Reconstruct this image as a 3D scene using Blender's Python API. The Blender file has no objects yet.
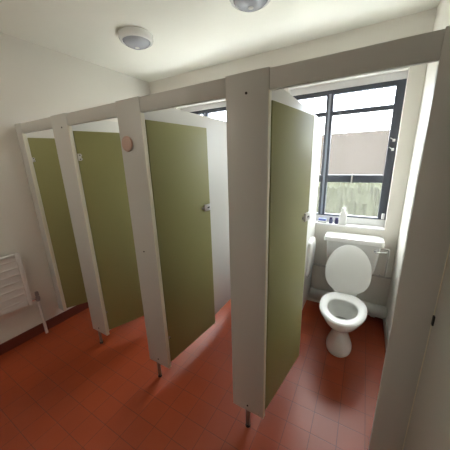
import bpy, bmesh, math
from mathutils import Vector, Matrix
S = bpy.context.scene
COL = S.collection

# ------------------------------------------------------------------ camera
yaw, pitch, roll = 0.5285, -0.2647, -0.0291
fwd = Vector((-math.sin(yaw)*math.cos(pitch), math.cos(yaw)*math.cos(pitch), math.sin(pitch)))
r0 = Vector((math.cos(yaw), math.sin(yaw), 0)); u0 = r0.cross(fwd)
rr = math.cos(roll)*r0 + math.sin(roll)*u0
uu = -math.sin(roll)*r0 + math.cos(roll)*u0
cd = bpy.data.cameras.new('camera'); cam = bpy.data.objects.new('camera', cd); COL.objects.link(cam)
M3 = Matrix((rr, uu, -fwd)).transposed()
cam.matrix_world = Matrix.Translation((2.696, -1.0305, 1.647)) @ M3.to_4x4()
cd.sensor_width = 36; cd.sensor_height = 36; cd.sensor_fit = 'AUTO'; cd.lens = 36*238.29/450
cd.clip_start = 0.02
S.camera = cam

# ------------------------------------------------------------------ world, light, exposure
SKY = 14.0
CUB_W = 1.0  # strength of the fill added under the two cubicle ceiling lights
W = bpy.data.worlds.new('overcast_sky'); S.world = W; W.use_nodes = True
nt = W.node_tree; nt.nodes.clear()
wo = nt.nodes.new('ShaderNodeOutputWorld'); bg = nt.nodes.new('ShaderNodeBackground')
bg.inputs[0].default_value = (0.86, 0.93, 1.0, 1); bg.inputs[1].default_value = 15.0
nt.links.new(bg.outputs[0], wo.inputs[0])
# overcast sky: zenith three times as bright as the horizon
tcw = nt.nodes.new('ShaderNodeTexCoord'); sx = nt.nodes.new('ShaderNodeSeparateXYZ')
mr = nt.nodes.new('ShaderNodeMapRange'); mr.inputs[1].default_value = 0; mr.inputs[2].default_value = 1
mr.inputs[3].default_value = SKY/3; mr.inputs[4].default_value = SKY
nt.links.new(tcw.outputs['Generated'], sx.inputs[0]); nt.links.new(sx.outputs[2], mr.inputs[0]); nt.links.new(mr.outputs[0], bg.inputs[1])
S.view_settings.view_transform = 'Standard'
S.view_settings.look = 'None'
S.view_settings.gamma = 1
S.view_settings.use_curve_mapping = False
S.view_settings.exposure = 1.3
AISLE_FILL_W = 3.2  # strength of the unseen fill added over the aisle

# ------------------------------------------------------------------ materials
def srgb(r, g, b):
    f = lambda c: (c/255/12.92) if c/255 <= .04045 else ((c/255+.055)/1.055)**2.4
    return (f(r), f(g), f(b), 1)
def mat(name, col, rough=.5, metal=0, var=0.0, vscale=6, bump=0, bscale=60, coat=0, spec=.5):
    m = bpy.data.materials.new(name); m.use_nodes = True
    n = m.node_tree.nodes; l = m.node_tree.links; b = n['Principled BSDF']
    b.inputs['Roughness'].default_value = rough; b.inputs['Metallic'].default_value = metal
    b.inputs['Specular IOR Level'].default_value = spec
    if coat: b.inputs['Coat Weight'].default_value = coat
    tc = n.new('ShaderNodeTexCoord')
    if var:
        t = n.new('ShaderNodeTexNoise'); t.inputs['Scale'].default_value = vscale; t.inputs['Detail'].default_value = 4
        l.new(tc.outputs['Object'], t.inputs['Vector'])
        mx = n.new('ShaderNodeMix'); mx.data_type = 'RGBA'
        mx.inputs[6].default_value = tuple(c*(1-var) for c in col[:3])+(1,)
        mx.inputs[7].default_value = tuple(min(1, c*(1+var)) for c in col[:3])+(1,)
        l.new(t.outputs['Fac'], mx.inputs[0]); l.new(mx.outputs[2], b.inputs['Base Color'])
    else:
        b.inputs['Base Color'].default_value = col
    if bump:
        t2 = n.new('ShaderNodeTexNoise'); t2.inputs['Scale'].default_value = bscale
        l.new(tc.outputs['Object'], t2.inputs['Vector'])
        bp = n.new('ShaderNodeBump'); bp.inputs['Strength'].default_value = bump; bp.inputs['Distance'].default_value = .002
        l.new(t2.outputs['Fac'], bp.inputs['Height']); l.new(bp.outputs[0], b.inputs['Normal'])
    return m
M = {}
M['wall'] = mat('wall_paint', (.83, .805, .74, 1), .55, var=.02, vscale=2, bump=.15)
M['ceiling'] = mat('ceiling_paint', (.92, .91, .83, 1), .7, var=.02, vscale=2, bump=.1)
M['board'] = mat('white_laminate_board', (.57, .575, .545, 1), .38, var=.02, vscale=3)
M['lip'] = mat('cream_edge_strip', (.82, .79, .66, 1), .35)
M['part'] = mat('partition_laminate', (.72, .72, .69, 1), .4, var=.02, vscale=3)
M['green'] = mat('olive_green_laminate', srgb(151, 150, 97), .5, var=.04, vscale=2)
M['steel'] = mat('brushed_steel', (.35, .34, .33, 1), .35, .9)
M['chrome'] = mat('chrome', (.75, .75, .76, 1), .12, 1)
M['black'] = mat('dark_fixing', (.02, .02, .02, 1), .5)
M['ceramic'] = mat('white_ceramic', (.80, .80, .77, 1), .12, coat=.4)
M['plastic'] = mat('white_plastic', (.80, .80, .78, 1), .25)
M['pipe'] = mat('painted_pipe', (.62, .61, .57, 1), .4)
M['frame'] = mat('dark_window_paint', (.075, .085, .11, 1), .4)
M['bead'] = mat('blue_grey_bead', (.35, .40, .48, 1), .4)
M['sill'] = mat('white_gloss_sill', (.82, .82, .82, 1), .3)
M['rad'] = mat('white_enamel', (.76, .74, .71, 1), .3)
M['pink'] = mat('pink_plastic_disc', srgb(196, 168, 154), .5)
M['water'] = mat('bowl_water', (.35, .36, .33, 1), .03)
M['skirt'] = mat('dark_red_skirting_tile', srgb(108, 52, 42), .4, var=.1, vscale=8)
M['silver'] = mat('silver_lens', (.42, .44, .50, 1), .22, coat=.3)
M['blue'] = mat('blue_packet', srgb(120, 135, 200), .4)
M['jarblue'] = mat('blue_grey_jar', srgb(90, 95, 130), .3)
M['jardark'] = mat('dark_violet_jar', srgb(65, 60, 100), .3)
M['brown'] = mat('brown_item', srgb(120, 85, 60), .5)
M['teal'] = mat('teal_mark', srgb(90, 170, 165), .4)
M['outwall'] = mat('outdoor_brick', (.042, .035, .030, 1), .9, spec=0, var=.2, vscale=5)
M['hedge'] = mat('outdoor_leaves', (.034, .036, .024, 1), .9, spec=0, var=.5, vscale=14)
M['ground'] = mat('outdoor_paving', (.75, .74, .70, 1), .9, var=.1)

M['lit'] = mat('added_fill_lens', (.8, .8, .75, 1), .4)  # glowing lens of the added aisle fixture
M['lit'].node_tree.nodes['Principled BSDF'].inputs['Emission Color'].default_value = (1, .9, .78, 1)
M['lit'].node_tree.nodes['Principled BSDF'].inputs['Emission Strength'].default_value = 3
def floor_mat():
    m = bpy.data.materials.new('quarry_tile_floor'); m.use_nodes = True
    n = m.node_tree.nodes; l = m.node_tree.links; b = n['Principled BSDF']
    tc = n.new('ShaderNodeTexCoord'); mp = n.new('ShaderNodeMapping')
    mp.inputs['Location'].default_value = (-.073, -.006, 0)
    l.new(tc.outputs['Object'], mp.inputs[0])
    br = n.new('ShaderNodeTexBrick'); br.offset = 0; br.squash = 1
    br.inputs['Scale'].default_value = 1; br.inputs['Brick Width'].default_value = .147
    br.inputs['Row Height'].default_value = .147; br.inputs['Mortar Size'].default_value = .0022
    br.inputs['Mortar Smooth'].default_value = .3
    br.inputs['Color1'].default_value = srgb(160, 68, 34); br.inputs['Color2'].default_value = srgb(157, 66, 33)
    br.inputs['Mortar'].default_value = srgb(112, 46, 26)
    l.new(mp.outputs[0], br.inputs['Vector'])
    t = n.new('ShaderNodeTexNoise'); t.inputs['Scale'].default_value = 5; t.inputs['Detail'].default_value = 6
    l.new(tc.outputs['Object'], t.inputs['Vector'])
    mx = n.new('ShaderNodeMix'); mx.data_type = 'RGBA'; mx.blend_type = 'MULTIPLY'; mx.inputs[0].default_value = 1
    cr = n.new('ShaderNodeValToRGB'); cr.color_ramp.elements[0].color = (.82, .80, .78, 1); cr.color_ramp.elements[1].color = (1, 1, 1, 1)
    l.new(t.outputs['Fac'], cr.inputs[0]); l.new(br.outputs['Color'], mx.inputs[6]); l.new(cr.outputs[0], mx.inputs[7])
    l.new(mx.outputs[2], b.inputs['Base Color'])
    b.inputs['Roughness'].default_value = .38
    bp = n.new('ShaderNodeBump'); bp.inputs['Strength'].default_value = .5; bp.inputs['Distance'].default_value = .002; bp.invert = True
    l.new(br.outputs['Fac'], bp.inputs['Height']); l.new(bp.outputs[0], b.inputs['Normal'])
    return m
M['floor'] = floor_mat()

def glass_mat(name, milky, tint):
    m = bpy.data.materials.new(name); m.use_nodes = True
    n = m.node_tree.nodes; l = m.node_tree.links; n.clear()
    o = n.new('ShaderNodeOutputMaterial'); tr = n.new('ShaderNodeBsdfTransparent'); tl = n.new('ShaderNodeBsdfTranslucent')
    gl = n.new('ShaderNodeBsdfGlossy'); gl.inputs['Roughness'].default_value = .15
    tr.inputs[0].default_value = tint; tl.inputs[0].default_value = tint
    a = n.new('ShaderNodeMixShader'); b = n.new('ShaderNodeMixShader'); b.inputs[0].default_value = .05
    if milky:
        tc = n.new('ShaderNodeTexCoord'); v = n.new('ShaderNodeTexVoronoi'); v.inputs['Scale'].default_value = 70
        l.new(tc.outputs['Object'], v.inputs['Vector'])
        r = n.new('ShaderNodeMapRange'); r.inputs[1].default_value = 0; r.inputs[2].default_value = .8
        r.inputs[3].default_value = 0; r.inputs[4].default_value = milky
        l.new(v.outputs['Distance'], r.inputs[0]); l.new(r.outputs[0], a.inputs[0])
    else: a.inputs[0].default_value = 0.02
    l.new(tr.outputs[0], a.inputs[1]); l.new(tl.outputs[0], a.inputs[2])
    l.new(a.outputs[0], b.inputs[1]); l.new(gl.outputs[0], b.inputs[2]); l.new(b.outputs[0], o.inputs[0])
    return m
M['clear'] = glass_mat('clear_glass', 0, (.97, .98, 1, 1))
M['obscure'] = glass_mat('obscured_glass', .02, (.97, .96, .93, 1))

# ------------------------------------------------------------------ mesh helpers
def box(bm, x0, x1, y0, y1, z0, z1, bev=0):
    t = bmesh.new()
    bmesh.ops.create_cube(t, size=1)
    for v in t.verts:
        v.co = Vector((x0+(v.co.x+.5)*(x1-x0), y0+(v.co.y+.5)*(y1-y0), z0+(v.co.z+.5)*(z1-z0)))
    if bev: bmesh.ops.bevel(t, geom=t.edges[:], offset=bev, segments=2, affect='EDGES', profile=.5)
    join(bm, t)
def join(bm, t, mtx=None):
    if mtx is not None: bmesh.ops.transform(t, matrix=mtx, verts=t.verts)
    me = bpy.data.meshes.new('t'); t.to_mesh(me); t.free(); bm.from_mesh(me); bpy.data.meshes.remove(me)
def tube(bm, pts, r, seg=16, caps=True):
    pts = [Vector(p) for p in pts]; rings = []
    t0 = (pts[1]-pts[0]).normalized(); nrm = t0.orthogonal().normalized()
    for i, p in enumerate(pts):
        if i == 0: t = (pts[1]-p).normalized()
        elif i == len(pts)-1: t = (p-pts[i-1]).normalized()
        else: t = ((p-pts[i-1]).normalized()+(pts[i+1]-p).normalized()).normalized()
        nrm = (nrm-t*nrm.dot(t)).normalized(); bn = t.cross(nrm)
        rad = r[i] if isinstance(r, (list, tuple)) else r
        rings.append([bm.verts.new(p+rad*(math.cos(a)*nrm+math.sin(a)*bn)) for a in [2*math.pi*k/seg for k in range(seg)]])
    for A, B in zip(rings, rings[1:]):
        for k in range(seg): bm.faces.new((A[k], A[(k+1) % seg], B[(k+1) % seg], B[k]))
    if caps: bm.faces.new(rings[0][::-1]); bm.faces.new(rings[-1])
def bend(pts, rad=.03, n=6):
    pts = [Vector(p) for p in pts]; out = [pts[0]]
    for a, b, c in zip(pts, pts[1:], pts[2:]):
        p = b+(a-b).normalized()*rad; q = b+(c-b).normalized()*rad
        for k in range(n+1):
            t = k/n; out.append((1-t)**2*p+2*t*(1-t)*b+t*t*q)
    return out+[pts[-1]]
def lathe(bm, prof, seg=40, mtx=None):
    t = bmesh.new(); rings = []
    for r, z in prof:
        rings.append([t.verts.new((max(r, 1e-5)*math.cos(2*math.pi*k/seg), max(r, 1e-5)*math.sin(2*math.pi*k/seg), z)) for k in range(seg)])
    for A, B in zip(rings, rings[1:]):
        for k in range(seg): t.faces.new((A[k], A[(k+1) % seg], B[(k+1) % seg], B[k]))
    t.faces.new(rings[0][::-1]); t.faces.new(rings[-1])
    join(bm, t, mtx)
def obj(name, bm, m, parent=None, smooth=False, loc=None):
    bmesh.ops.remove_doubles(bm, verts=bm.verts, dist=1e-6)
    bmesh.ops.recalc_face_normals(bm, faces=bm.faces)
    me = bpy.data.meshes.new(name); bm.to_mesh(me); bm.free()
    me.materials.append(M[m] if isinstance(m, str) else m)
    if smooth:
        me.shade_smooth()
        try: me.set_sharp_from_angle(angle=math.radians(40))
        except Exception: pass
    o = bpy.data.objects.new(name, me); COL.objects.link(o)
    if parent: o.parent = parent
    if loc: o.location = loc
    return o
def B(name, dims, m, parent=None, bev=0):
    bm = bmesh.new(); box(bm, *dims, bev); return obj(name, bm, m, parent, smooth=bool(bev))
def tag(o, label, cat, group=None):
    o['label'] = label; o['category'] = cat
    if group: o['group'] = group
    return o
def thing(name, label, cat, loc=(0, 0, 0), rz=0, group=None):
    o = bpy.data.objects.new(name, None); COL.objects.link(o); o.location = loc; o.rotation_euler = (0, 0, rz)
    return tag(o, label, cat, group)
def struct(o): o['kind'] = 'structure'; return o

# ------------------------------------------------------------------ room shell
XR, D, HC, YB = 3.03, 1.637, 2.706, -1.9
WT = 0.30                                     # outside wall thickness
WZ0, WZ1 = 0.965, 2.335                       # window openings
WINS = ((0.45, 1.45), (1.93, 2.918))
struct(B('floor', (-.15, XR+.15, YB-.15, D+WT, -.1, 0), 'floor'))
struct(B('ceiling', (-.15, XR+.15, YB-.15, D+WT, HC, HC+.12), 'ceiling'))
struct(B('wall_left', (-.15, 0, YB-.15, D+WT, 0, HC), 'wall'))
struct(B('wall_right', (XR, XR+.15, YB-.15, D+WT, 0, HC), 'wall'))
struct(B('wall_front', (0, XR, YB-.15, YB, 0, HC), 'wall'))
bm = bmesh.new()
xs = [0, WINS[0][0], WINS[0][1], WINS[1][0], WINS[1][1], XR]
for i in range(5):
    if i % 2 == 0: box(bm, xs[i], xs[i+1], D, D+WT, 0, HC)
    else:
        box(bm, xs[i], xs[i+1], D, D+WT, 0, WZ0-.02); box(bm, xs[i], xs[i+1], D, D+WT, WZ1, HC)
struct(obj('wall_back', bm, 'wall'))
bm = bmesh.new(); box(bm, 0, .012, YB, D, 0, .10, .003); struct(obj('baseboard_left', bm, 'skirt'))
bm = bmesh.new(); box(bm, XR-.012, XR, .03, D, 0, .10, .003); struct(obj('baseboard_right', bm, 'pipe'))

def window(idx, x0, x1, mull):
    w = struct(bpy.data.objects.new('window_%d' % idx, None)); COL.objects.link(w); w.location = (x0, D, WZ0)
    def P(name, bm, m, par=w, smooth=False):
        bmesh.ops.translate(bm, vec=-Vector((x0, D, WZ0)), verts=bm.verts)
        return obj(name, bm, m, par, smooth)
    yf0, yf1 = D+.085, D+.135
    fx0, fx1 = x0+.012, x1-.012
    bm = bmesh.new()                                    # white sill board
    box(bm, x0, x1, D-.006, D+.16, WZ0-.02, WZ0, .004); P('window_sill', bm, 'sill', smooth=True)
    bm = bmesh.new()                                    # white sub frame under and above
    box(bm, x0, x1, yf0, yf1, WZ0, 1.035); box(bm, x0, x1, yf0-.01, yf1, 2.275, WZ1); P('window_lining', bm, 'sill')
    bm = bmesh.new()
    box(bm, fx0-.012, fx0+.04, yf0, yf1, 1.035, 2.275, .003); box(bm, fx1-.055, fx1+.012, yf0, yf1, 1.035, 2.275, .003)
    box(bm, fx0+.04, fx1-.04, yf0, yf1, 2.235, 2.275, .003); box(bm, fx0+.04, fx1-.04, yf0, yf1, 1.035, 1.052, .003)
    P('window_frame', bm, 'frame', smooth=True)
    bm = bmesh.new(); box(bm, mull-.035, mull+.03, yf0-.006, yf1, 1.05, 2.24, .004); P('mullion', bm, 'frame', smooth=True)
    bm = bmesh.new(); box(bm, mull-.012, mull+.008, yf0-.012, yf0-.006, 1.05, 2.24, .002); P('mullion_bead', bm, 'bead', smooth=True)
    for a, b in ((fx0+.04, mull-.035), (mull+.03, fx1-.055)):
        bm = bmesh.new(); box(bm, a, b, yf0+.004, yf1-.004, 2.045, 2.085, .003); P('glazing_bar', bm, 'frame', smooth=True)
        bm = bmesh.new(); box(bm, a, b, yf0-.002, yf1-.002, 1.395, 1.47, .004); P('transom', bm, 'frame', smooth=True)
        ym = (yf0+yf1)/2
        bm = bmesh.new(); box(bm, a-.004, b+.004, ym-.002, ym+.002, 2.076, 2.24); P('clear_pane', bm, 'clear')
        for z0, z1 in ((1.466, 2.06), (1.048, 1.40)):
            bm = bmesh.new(); box(bm, a-.004, b+.004, ym-.002, ym+.002, z0, z1); P('obscured_pane', bm, 'obscure')
    # catches
    xm = (mull+fx1)/2-.03
    bm = bmesh.new(); box(bm, xm-.008, xm+.008, yf0-.014, yf0-.002, 1.385, 1.475, .003)
    tube(bm, [(xm, yf0-.02, 1.43), (xm-.0, yf0-.022, 1.475)], .004, 8); P('window_catch', bm, 'chrome', smooth=True)
    for z in (1.70, 1.78):
        bm = bmesh.new(); box(bm, fx1-.025, fx1-.005, yf0-.012, yf0, z-.012, z+.012, .003)
        tube(bm, [(fx1-.015, yf0-.014, z), (fx1-.045, yf0-.018, z+.022)], .0035, 8); P('window_latch', bm, 'sill', smooth=True)
    bm = bmesh.new(); box(bm, fx1-.025, fx1+.0, yf0-.02, yf0, 1.045, 1.10, .003); P('window_latch', bm, 'sill', smooth=True)
window(1, WINS[0][0], WINS[0][1], .845)
window(2, WINS[1][0], WINS[1][1], 2.325)

# outdoors
o = B('ground', (-12, 16, D+WT, 25, -.3, -.2), 'ground'); struct(o)
o = B('garden_wall', (-9, 13, 7.6, 7.9, -.2, 2.36), 'outwall'); tag(o, 'pale tan boundary wall seen blurred through the upper window panes', 'wall')
import random
random.seed(3)
bm = bmesh.new(); NX, NP = 260, 14
prof = [(4.3, -.2+1.25*k/9) for k in range(10)]+[(4.4, 1.14), (4.6, 1.16), (4.8, 1.14), (4.9, 1.05), (4.9, -.2)]
rows = [[bm.verts.new((-3+11*i/NX, y+random.uniform(-.05, .05), z+random.uniform(-.035, .035))) for (y, z) in prof] for i in range(NX+1)]
for P_, Q in zip(rows, rows[1:]):
    for k in range(len(prof)-1): bm.faces.new((P_[k], P_[k+1], Q[k+1], Q[k]))
bm.faces.new(rows[0]); bm.faces.new(rows[-1][::-1])
tag(obj('garden_hedge', bm, 'hedge', smooth=True), 'low green hedge seen blurred through the lower window panes', 'hedge')

# ------------------------------------------------------------------ cubicle front
Ht, Ho, Hb = 2.0, 1.92, .139
A = [.104, .820, 1.568, 2.322]; Bx = [.608, 1.366, 2.118, 2.853]
PIL = [(0, A[0]), (Bx[0], A[1]), (Bx[1], A[2]), (Bx[2], A[3]), (Bx[3], 2.972)]
TH = .028
plab = ['narrow white cubicle post board against the left wall above the skirting',
        'white cubicle post board between the two leftmost green doors',
        'white cubicle post board carrying the round pinkish disc',
        'broad white cubicle post board in the centre, left of the toilet doorway',
        'tall grey-white cubicle post board at the right wall']
for i, (a, b) in enumerate(PIL):
    cx = (a+b)/2
    t = thing('cubicle_post', plab[i], 'cubicle panel', (cx, 0, 0), group=None)
    zb = .165 if i == 0 else (.0 if i == 4 else Hb)
    bm = bmesh.new(); box(bm, a-cx, b-cx-(.003 if i < 4 else 0), -.0015, TH-.004, zb, Ht+.003, .0015); obj('board', bm, 'board', t, smooth=True)
    if i < 4:
        bm = bmesh.new(); box(bm, b-cx-.003, b-cx+.001, -.002, TH-.003, zb, Ho, .001); obj('edge_strip', bm, 'lip', t, smooth=True)
    if i == 4:
        bm = bmesh.new(); box(bm, b-cx-.004, b-cx-.0005, -.003, -.001, zb, Ho, .0005); obj('edge_strip', bm, 'lip', t, smooth=True)
    if 0 < i < 4:
        bm = bmesh.new()
        fx = (.0, -.03, -.02, -.004)[i]
        box(bm, fx-.013, fx+.013, .004, .018, .008, zb+.01, .002); obj('leg', bm, 'steel', t, smooth=True)
        bm = bmesh.new(); lathe(bm, [(.0, 0), (.016, 0), (.016, .005), (.014, .012), (0, .012)], 20, Matrix.Translation((fx, .011, 0))); obj('foot_plate', bm, 'black', t, smooth=True)
        for (sx, sz) in ([(0, zb+.045)] + ([(.03, 1.912)] if i == 1 else []) + ([(-.01, 1.068)] if i == 2 else []) + ([(.0, 1.921)] if i == 3 else [])):
            bm = bmesh.new(); lathe(bm, [(0, 0), (.0055, 0), (.0055, .003), (0, .004)], 12, Matrix.Translation((sx, -.003, sz)) @ Matrix.Rotation(math.pi/2, 4, 'X')); obj('screw_cap', bm, 'black', t, smooth=True)
for i in range(4):
    lab = ['short white header board over the leftmost doorway', 'white header board over the second doorway from the left',
           'white header board over the doorway right of the disc', 'white header board over the toilet doorway at right'][i]
    bm = bmesh.new(); box(bm, A[i]+.0003, Bx[i]-.0003, 0, TH-.006, Ho, Ht-.002, .001); tag(obj('header_board', bm, 'board', None, True), lab, 'header board')

# round disc on the third post
bm = bmesh.new(); lathe(bm, [(0, 0), (.044, 0), (.046, .003), (.044, .008), (.032, .010), (.030, .008), (0, .008)], 36)
o = obj('wall_disc', bm, 'pink', None, True); o.location = (1.432, -.0042, 1.76); o.rotation_euler = (math.pi/2, 0, 0)
tag(o, 'small round pinkish plastic disc fixed high on a white post board', 'disc')

# partitions between cubicles
for i, (xf, lab) in enumerate(((.775, 'white dividing panel behind the second green door from left'), (1.53, 'white dividing panel behind the door with a lock next to the central post'),
                 (2.285, 'white dividing panel left of the toilet, reaching the window mullion'))):
    t = thing('dividing_panel', lab, 'partition', (xf, .03, 0))
    bm = bmesh.new(); box(bm, -.02, 0, 0, D-.034, Hb, 1.995, .001); obj('panel', bm, 'part', t, True)
    bm = bmesh.new()
    box(bm, -.03, -.0, D-.062, D-.031, .45, .49, .002); obj('wall_bracket', bm, 'steel', t, True)
tag(B('lining_board', (2.972, XR-.0005, YB+.01, TH, 0, 2.003), 'board', None, .001), 'flat grey-white lining board covering the right wall, nearest the camera', 'lining board')

# ------------------------------------------------------------------ doors
dlab = ['leftmost olive green cubicle door with small hinge plate, beside the radiator wall',
        'olive green cubicle door, second from left, with white screwed hinge plate',
        'olive green cubicle door standing open left of the broad central post',
        'olive green cubicle door standing open beside the toilet']
ANG = [63, 68, 84, 81.5]
for i in range(4):
    hx = A[i]+.006; w = Bx[i]-A[i]-.012
    t = thing('cubicle_door', dlab[i], 'door', (hx, .026, 0), math.radians(ANG[i]))
    zb, zt = .185, 1.885
    bm = bmesh.new(); box(bm, 0, w, 0, .018, zb, zt, .001); obj('door_panel', bm, 'green', t, True)
    bm = bmesh.new(); box(bm, w, w+.002, 0, .018, zb, zt, .0005); obj('edge_strip', bm, 'lip', t, True)
    def hinge(z, s=1.0):
        bm = bmesh.new(); box(bm, 0, .030*s, -.004, 0, z-.032*s, z+.032*s, .001); box(bm, .030*s, .036*s, -.006, 0, z-.024*s, z-.008*s, .001); box(bm, .030*s, .036*s, -.006, 0, z+.008*s, z+.024*s, .001)
        h = obj('hinge_plate', bm, 'plastic', t, True)
        for k in (-1, 1):
            bm = bmesh.new(); lathe(bm, [(0, 0), (.0045, 0), (.004, .002), (0, .002)], 10, Matrix.Translation((.018*s, -.004, z+k*.018*s)) @ Matrix.Rotation(math.pi/2, 4, 'X')); obj('screw', bm, 'black', h, True)
    if i == 0: hinge(1.70, .6)
    if i == 1: hinge(1.70, .8); hinge(.37, .3)
    if i == 2: hinge(.40, .3)
    # lock near the free edge
    lz = 1.288
    lk = bmesh.new(); box(lk, w-.074, w+.0005, -.012, 0, lz-.026, lz+.026, .003); L = obj('lock_plate', lk, 'sill', t, True)
    lk = bmesh.new(); lathe(lk, [(0, 0), (.011, 0), (.011, .004), (.008, .006), (0, .006)], 20, Matrix.Translation((w-.090, 0, lz)) @ Matrix.Rotation(math.pi/2, 4, 'X')); obj('lock_knob', lk, 'steel', t, True)
    lk = bmesh.new(); box(lk, w-.044, w-.020, -.0135, -.011, lz-.005, lz+.005, .0005); obj('lock_slot', lk, 'black', L, True)

# small black bolt on right wall beside the post
bm = bmesh.new(); box(bm, 2.966, 2.9715, -.018, -.0045, 1.042, 1.08, .001)
tag(obj('wall_bolt', bm, 'black', None, True), 'small black bolt where the right post board meets the wall', 'bolt')

# ------------------------------------------------------------------ ceiling lights; the aisle one is an added fill fixture, out of view
for k, (lx, ly, lab) in enumerate(((.7, -1.4, 'round fill light added over the aisle, out of view'), (.87, .68, 'round ceiling light nearest the left wall, whole in view'), (1.93, .70, 'round ceiling light cut off by the top of the photo'))):
    t = thing('ceiling_light', lab, 'ceiling light', (lx, ly, HC))
    bm = bmesh.new(); lathe(bm, [(0, 0), (.135, 0), (.142, -.006), (.142, -.035), (.134, -.052), (.118, -.058), (.114, -.050), (0, -.050)], 56); obj('base_ring', bm, 'plastic', t, True)
    bm = bmesh.new(); lathe(bm, [(.113, -.050), (.112, -.058), (.095, -.075), (.06, -.090), (.025, -.096), (0, -.097)], 56); obj('lens', bm, 'lit' if k == 0 else 'silver', t, True)
    if k > 0:
        pl = bpy.data.lights.new('cubicle_fill', 'AREA'); pl.shape = 'DISK'; pl.size = .2; pl.energy = CUB_W; pl.color = (1, .96, .88)  # fill added below each grey lens to lift the cubicle interior
        po = bpy.data.objects.new('cubicle_fill', pl); COL.objects.link(po); po.location = (0, 0, -.106); po.parent = t
    bm = bmesh.new(); lathe(bm, [(0, -.0975), (.016, -.0965), (.018, -.100), (0, -.101)], 24); obj('lens_cap', bm, 'plastic', t, True)

ld = bpy.data.lights.new('aisle_fill', 'POINT'); ld.energy = AISLE_FILL_W; ld.color = (1, .90, .78); ld.shadow_soft_size = .10  # unseen fill added to brighten the post fronts and aisle
lo = bpy.data.objects.new('aisle_fill', ld); COL.objects.link(lo); lo.location = (.7, -1.4, HC-.21)
# ------------------------------------------------------------------ radiator
t = thing('radiator', 'white panel radiator with horizontal ribs on the left wall', 'radiator', (0, -.22, 0))
bm = bmesh.new(); n = 156; y0, y1 = -1.1, -.035; z0, z1 = .37, .885
fr = []; 
for k in range(n+1):
    z = z0+.01+(z1-z0-.02)*k/n; ph = (z-z0)/.066*2*math.pi
    x = .058+.0035*max(0, math.cos(ph))**6
    fr.append((x, z))
vs = [[bm.verts.new((x, y, z)) for (x, z) in fr]+[bm.verts.new((.03, y, fr[-1][1])), bm.verts.new((.03, y, fr[0][1]))] for y in (y0, y1)]
for k in range(len(vs[0])): bm.faces.new((vs[0][k], vs[0][(k+1) % len(vs[0])], vs[1][(k+1) % len(vs[0])], vs[1][k]))
bm.faces.new(vs[0]); bm.faces.new(vs[1][::-1]); obj('ribbed_panel', bm, 'rad', t, True)
for (a, b) in ((y1, .0), (y0-.03, y0)):
    bm = bmesh.new(); box(bm, .022, .068, a, b, z0-.005, z1+.005, .006); obj('side_cover', bm, 'rad', t, True)
bm = bmesh.new(); box(bm, .022, .066, y0, y1, z1-.006, z1+.003, .003); obj('top_grille', bm, 'rad', t, True)
for yy in (-.9, -.2):
    bm = bmesh.new(); box(bm, .001, .032, yy-.015, yy+.015, .45, .8, .002); obj('bracket', bm, 'rad', t, True)
t = thing('radiator_valve', 'grey metal radiator valve with white pipe down to the floor', 'valve', (.05, -.17, 0))
bm = bmesh.new(); tube(bm, [(0, -.05, .40), (0, .0, .40)], .009, 14); obj('tail_pipe', bm, 'chrome', t, True)
bm = bmesh.new(); lathe(bm, [(0, .37), (.015, .37), (.018, .385), (.018, .412), (.012, .418), (.012, .425), (.016, .428), (.015, .465), (0, .468)], 20); obj('valve_body', bm, 'steel', t, True)
bm = bmesh.new(); tube(bm, [(0, 0, 0), (0, 0, .37)], .0125, 16); obj('supply_pipe', bm, 'rad', t, True)

# ------------------------------------------------------------------ toilet
TX = 2.652
def egg(hw, yf, yb, n=48, back=1.0):
    yc = yf+(yb-yf)*.56; out = []
    for k in range(n):
        a = 2*math.pi*k/n; c, s = math.cos(a), math.sin(a)
        if s < 0: x = hw*c; y = yc+(yc-yf)*s
        else: x = hw*math.copysign(abs(c)**.8, c); y = yc+(yb-yc)*abs(s)**.85
        out.append((x, y))
    return out
def loft(bm, secs, cap0=True, cap1=True):
    rings = [[bm.verts.new((x, y, z)) for x, y in pts] for z, pts in secs]
    for P_, Q in zip(rings, rings[1:]):
        n = len(P_)
        for k in range(n): bm.faces.new((P_[k], P_[(k+1) % n], Q[(k+1) % n], Q[k]))
    if cap0: bm.faces.new(rings[0][::-1])
    if cap1: bm.faces.new(rings[-1])
Y0 = 1.0
t = thing('toilet', 'white ceramic toilet with its seat lid raised, below the window', 'toilet', (TX, .985, 0))
def E_(hw, a, b): return egg(hw, a-Y0, b-Y0)
bm = bmesh.new()
loft(bm, [(0, E_(.104, .885, 1.16)), (.012, E_(.106, .883, 1.16)), (.04, E_(.103, .89, 1.155)), (.08, E_(.088, .905, 1.14)), (.13, E_(.070, .925, 1.13)), (.18, E_(.061, .935, 1.13)), (.22, E_(.068, .92, 1.15)),
          (.255, E_(.095, .880, 1.20)), (.29, E_(.130, .825, 1.25)), (.33, E_(.152, .780, 1.255)), (.37, E_(.166, .752, 1.26)), (.395, E_(.172, .742, 1.26)), (.408, E_(.170, .744, 1.258)),
          (.411, E_(.160, .755, 1.245)), (.409, E_(.125, .79, 1.13)), (.395, E_(.120, .797, 1.125)), (.37, E_(.128, .79, 1.13)), (.34, E_(.118, .81, 1.12)), (.29, E_(.09, .86, 1.10)), (.24, E_(.06, .92, 1.08)), (.20, E_(.04, .96, 1.06))])
pan = obj('pan', bm, 'ceramic', t, True)
bm = bmesh.new(); loft(bm, [(.262, E_(.070, .895, 1.085)), (.264, E_(.070, .895, 1.085))]); obj('water', bm, 'water', pan, True)
bm = bmesh.new(); o_ = lambda s: E_(.180-s, .716+s, 1.215-s); i_ = lambda s: E_(.112+s, .800-s, 1.088+s)
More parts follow.
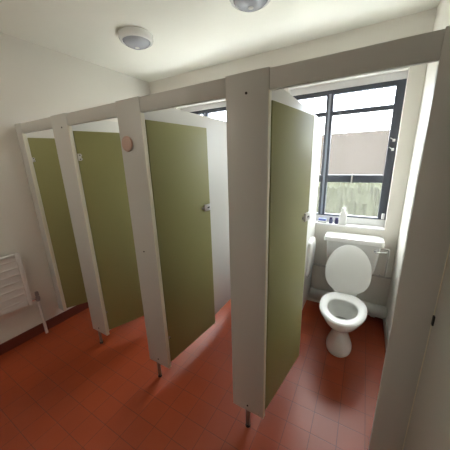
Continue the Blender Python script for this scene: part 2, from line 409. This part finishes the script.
loft(bm, [(.413, o_(.004)), (.416, o_(0)), (.428, o_(.0)), (.437, o_(.008)), (.440, o_(.02)), (.440, i_(.012)), (.436, i_(.004)), (.428, i_(0)), (.413, i_(.002)), (.413, o_(.004))], False, False)
obj('seat', bm, 'plastic', t, True)
# lid: egg disc hinged at back, leaning against the cistern
bm = bmesh.new()
lid = [(0, egg(.184, .035, .475)), (.003, egg(.190, .031, .48)), (.010, egg(.191, .030, .481)), (.016, egg(.184, .039, .474)), (.019, egg(.163, .065, .455)), (.021, egg(.08, .15, .36))]
loft(bm, lid)
# local: y along the lid (0 = free end, .475 = hinge); rotate up about the hinge
tip = math.radians(90-23)
Mx = Matrix.Translation((0, 1.205-Y0, .438)) @ Matrix.Rotation(-tip-math.radians(0), 4, 'X') @ Matrix.Translation((0, -.475, 0))
# closed lid points to -y; raising it turns it about X by 90+23 degrees
Mx = Matrix.Translation((0, 1.208-Y0, .440)) @ Matrix.Rotation(-math.radians(90+23), 4, 'X') @ Matrix.Translation((0, -.475, 0))
bmesh.ops.transform(bm, matrix=Mx, verts=bm.verts); obj('seat_lid', bm, 'plastic', t, True)
for s in (-1, 1):
    bm = bmesh.new(); tube(bm, [(s*.075-.02, 1.222-Y0, .43), (s*.075+.02, 1.222-Y0, .43)], .011, 14); box(bm, s*.075-.01, s*.075+.01, 1.21-Y0, 1.235-Y0, .409, .43, .002); obj('seat_hinge', bm, 'plastic', t, True)
bm = bmesh.new(); tube(bm, bend([(0, 1.08-Y0, .20), (0, 1.36-Y0, .20), (0, 1.50-Y0, .13)], .05), [.055]*9+[.055], 20); obj('outlet', bm, 'ceramic', t, True)
bm = bmesh.new(); tube(bm, bend([(0, 1.53-Y0, .525), (0, 1.53-Y0, .33), (0, 1.24-Y0, .33)], .07), .02, 18); obj('flush_pipe', bm, 'plastic', t, True)

t = thing('cistern', 'white ceramic wall-hung cistern with chrome lever behind the toilet', 'cistern', (2.664, D, -.036))
def rrect(hx, y0, y1, r=.03, n=6, bow=.0):
    pts = []
    for (cx, cy, a0) in ((hx-r, y1-r, 0), (-hx+r, y1-r, 90), (-hx+r, y0+r, 180), (hx-r, y0+r, 270)):
        for k in range(n+1):
            a = math.radians(a0+90*k/n); pts.append((cx+r*math.cos(a), cy+r*math.sin(a)))
    return pts
bm = bmesh.new()
loft(bm, [(.575, rrect(.195, -.15, -.003)), (.585, rrect(.205, -.165, -.002)), (.70, rrect(.222, -.18, -.002)), (.875, rrect(.234, -.19, -.002))]); obj('tank', bm, 'ceramic', t, True)
bm = bmesh.new()
loft(bm, [(.874, rrect(.254, -.20, -.002)), (.879, rrect(.260, -.205, -.002)), (.905, rrect(.260, -.205, -.002)), (.920, rrect(.254, -.198, -.004)), (.926, rrect(.225, -.18, -.01)), (.928, rrect(.15, -.13, -.03))]); obj('tank_lid', bm, 'ceramic', t, True)
bm = bmesh.new(); tube(bm, [(.19, -.175, .835), (.19, -.212, .835)], .013, 16)
tube(bm, bend([(.19, -.21, .835), (.205, -.228, .835), (.275, -.215, .838)], .008), [.0055]*9, 12); obj('flush_lever', bm, 'chrome', t, True)
bm = bmesh.new(); tube(bm, bend([(.225, -.10, .83), (.305, -.10, .83), (.305, -.06, .53)], .02), .009, 12); obj('overflow_pipe', bm, 'pipe', t, True)

bm = bmesh.new(); tube(bm, [(2.29, D-.075, .150), (XR-.001, D-.075, .115)], .062, 28)
for x in (2.42, 2.9): tube(bm, [(x, D-.075, .146-(x-2.29)*.05), (x+.04, D-.075, .144-(x-2.29)*.05)], .068, 28)
tag(obj('soil_pipe', bm, 'pipe', None, True), 'thick cream waste pipe running low along the window wall', 'pipe')
bm = bmesh.new(); tube(bm, [(2.29, D-.02, .485), (XR-.001, D-.02, .48)], .011, 14)
for x in (2.36, 2.93): box(bm, x-.006, x+.006, D-.035, D, .47, .50, .002)
tag(obj('water_pipe', bm, 'pipe', None, True), 'thin painted water pipe on the wall behind the cistern', 'pipe')

# paper dispenser
t = thing('paper_dispenser', 'white plastic toilet paper dispenser on the dividing panel left of the toilet', 'dispenser', (2.285, 1.38, .46))
bm = bmesh.new(); prof = []
def rr2(y0, y1, z0, z1, r, n=6):
    pts = []
    for (cy, cz, a0) in ((y1-r, z1-r, 0), (y0+r, z1-r, 90), (y0+r, z0+r, 180), (y1-r, z0+r, 270)):
        for k in range(n+1):
            a = math.radians(a0+90*k/n); pts.append((cy+r*math.cos(a), cz+r*math.sin(a)))
    return pts
rings = []
for x, s in ((0.0005, 0), (.034, 0), (.046, .008), (.053, .022), (.056, .05)):
    rings.append([bm.verts.new((.8*x*(.45+.55*min(1, max(0, z/.22))**.7) if x > .01 else x, y, z)) for y, z in rr2(-.13+s, .13-s, 0+s, .40-s, .07-s*.4)])
for P_, Q in zip(rings, rings[1:]):
    for k in range(len(P_)): bm.faces.new((P_[k], P_[(k+1) % len(P_)], Q[(k+1) % len(P_)], Q[k]))
bm.faces.new(rings[0][::-1]); bm.faces.new(rings[-1]); obj('cover', bm, 'plastic', t, True)
bm = bmesh.new(); box(bm, .004, .016, -.04, .04, -.004, .004, .001); obj('paper_slot', bm, 'black', t, True)

# ------------------------------------------------------------------ things on the sill
ZS = WZ0
t = thing('soap_packet', 'small blue and white packet at the left end of the sill', 'packet', (2.345, D+.035, ZS))
bm = bmesh.new(); box(bm, -.045, .045, -.025, .025, 0, .022, .006); obj('wrapper_base', bm, 'sill', t, True)
bm = bmesh.new(); box(bm, -.038, .040, -.022, .022, .022, .046, .006); obj('wrapper_top', bm, 'blue', t, True)
def jar(x, m, lab, name):
    t = thing(name, lab, 'jar', (x, D+.035, ZS))
    bm = bmesh.new(); lathe(bm, [(0, 0), (.017, 0), (.019, .004), (.019, .040), (.014, .046), (0, .046)], 24); obj('body', bm, m, t, True)
    bm = bmesh.new(); lathe(bm, [(0, .046), (.015, .046), (.015, .062), (.013, .065), (0, .065)], 24); obj('cap', bm, 'jardark', t, True)
jar(2.432, 'jarblue', 'small blue-grey jar on the sill beside the packet', 'small_jar')
jar(2.487, 'jardark', 'small dark violet jar on the sill left of the white bottle', 'small_jar')
bm = bmesh.new(); box(bm, -.012, .012, -.008, .008, 0, .024, .004); o = obj('match_box', bm, 'brown', None, True); o.location = (2.522, D+.055, ZS)
tag(o, 'tiny brown box on the sill tucked behind the white bottle', 'box')
t = thing('plastic_bottle', 'tall white plastic bottle standing on the sill above the cistern', 'bottle', (2.546, D+.032, ZS)); t.scale = (1.2, 1.15, 1.22)
bm = bmesh.new(); loft(bm, [(0, rrect(.026, -.017, .017, .012)), (.004, rrect(.029, -.02, .02, .015)), (.085, rrect(.029, -.02, .02, .015)), (.102, rrect(.024, -.016, .016, .014)), (.112, rrect(.013, -.012, .012, .011)), (.120, rrect(.012, -.012, .012, .011))]); obj('body', bm, 'plastic', t, True)
bm = bmesh.new(); lathe(bm, [(0, .119), (.015, .119), (.015, .140), (.013, .143), (0, .143)], 24); obj('cap', bm, 'sill', t, True)
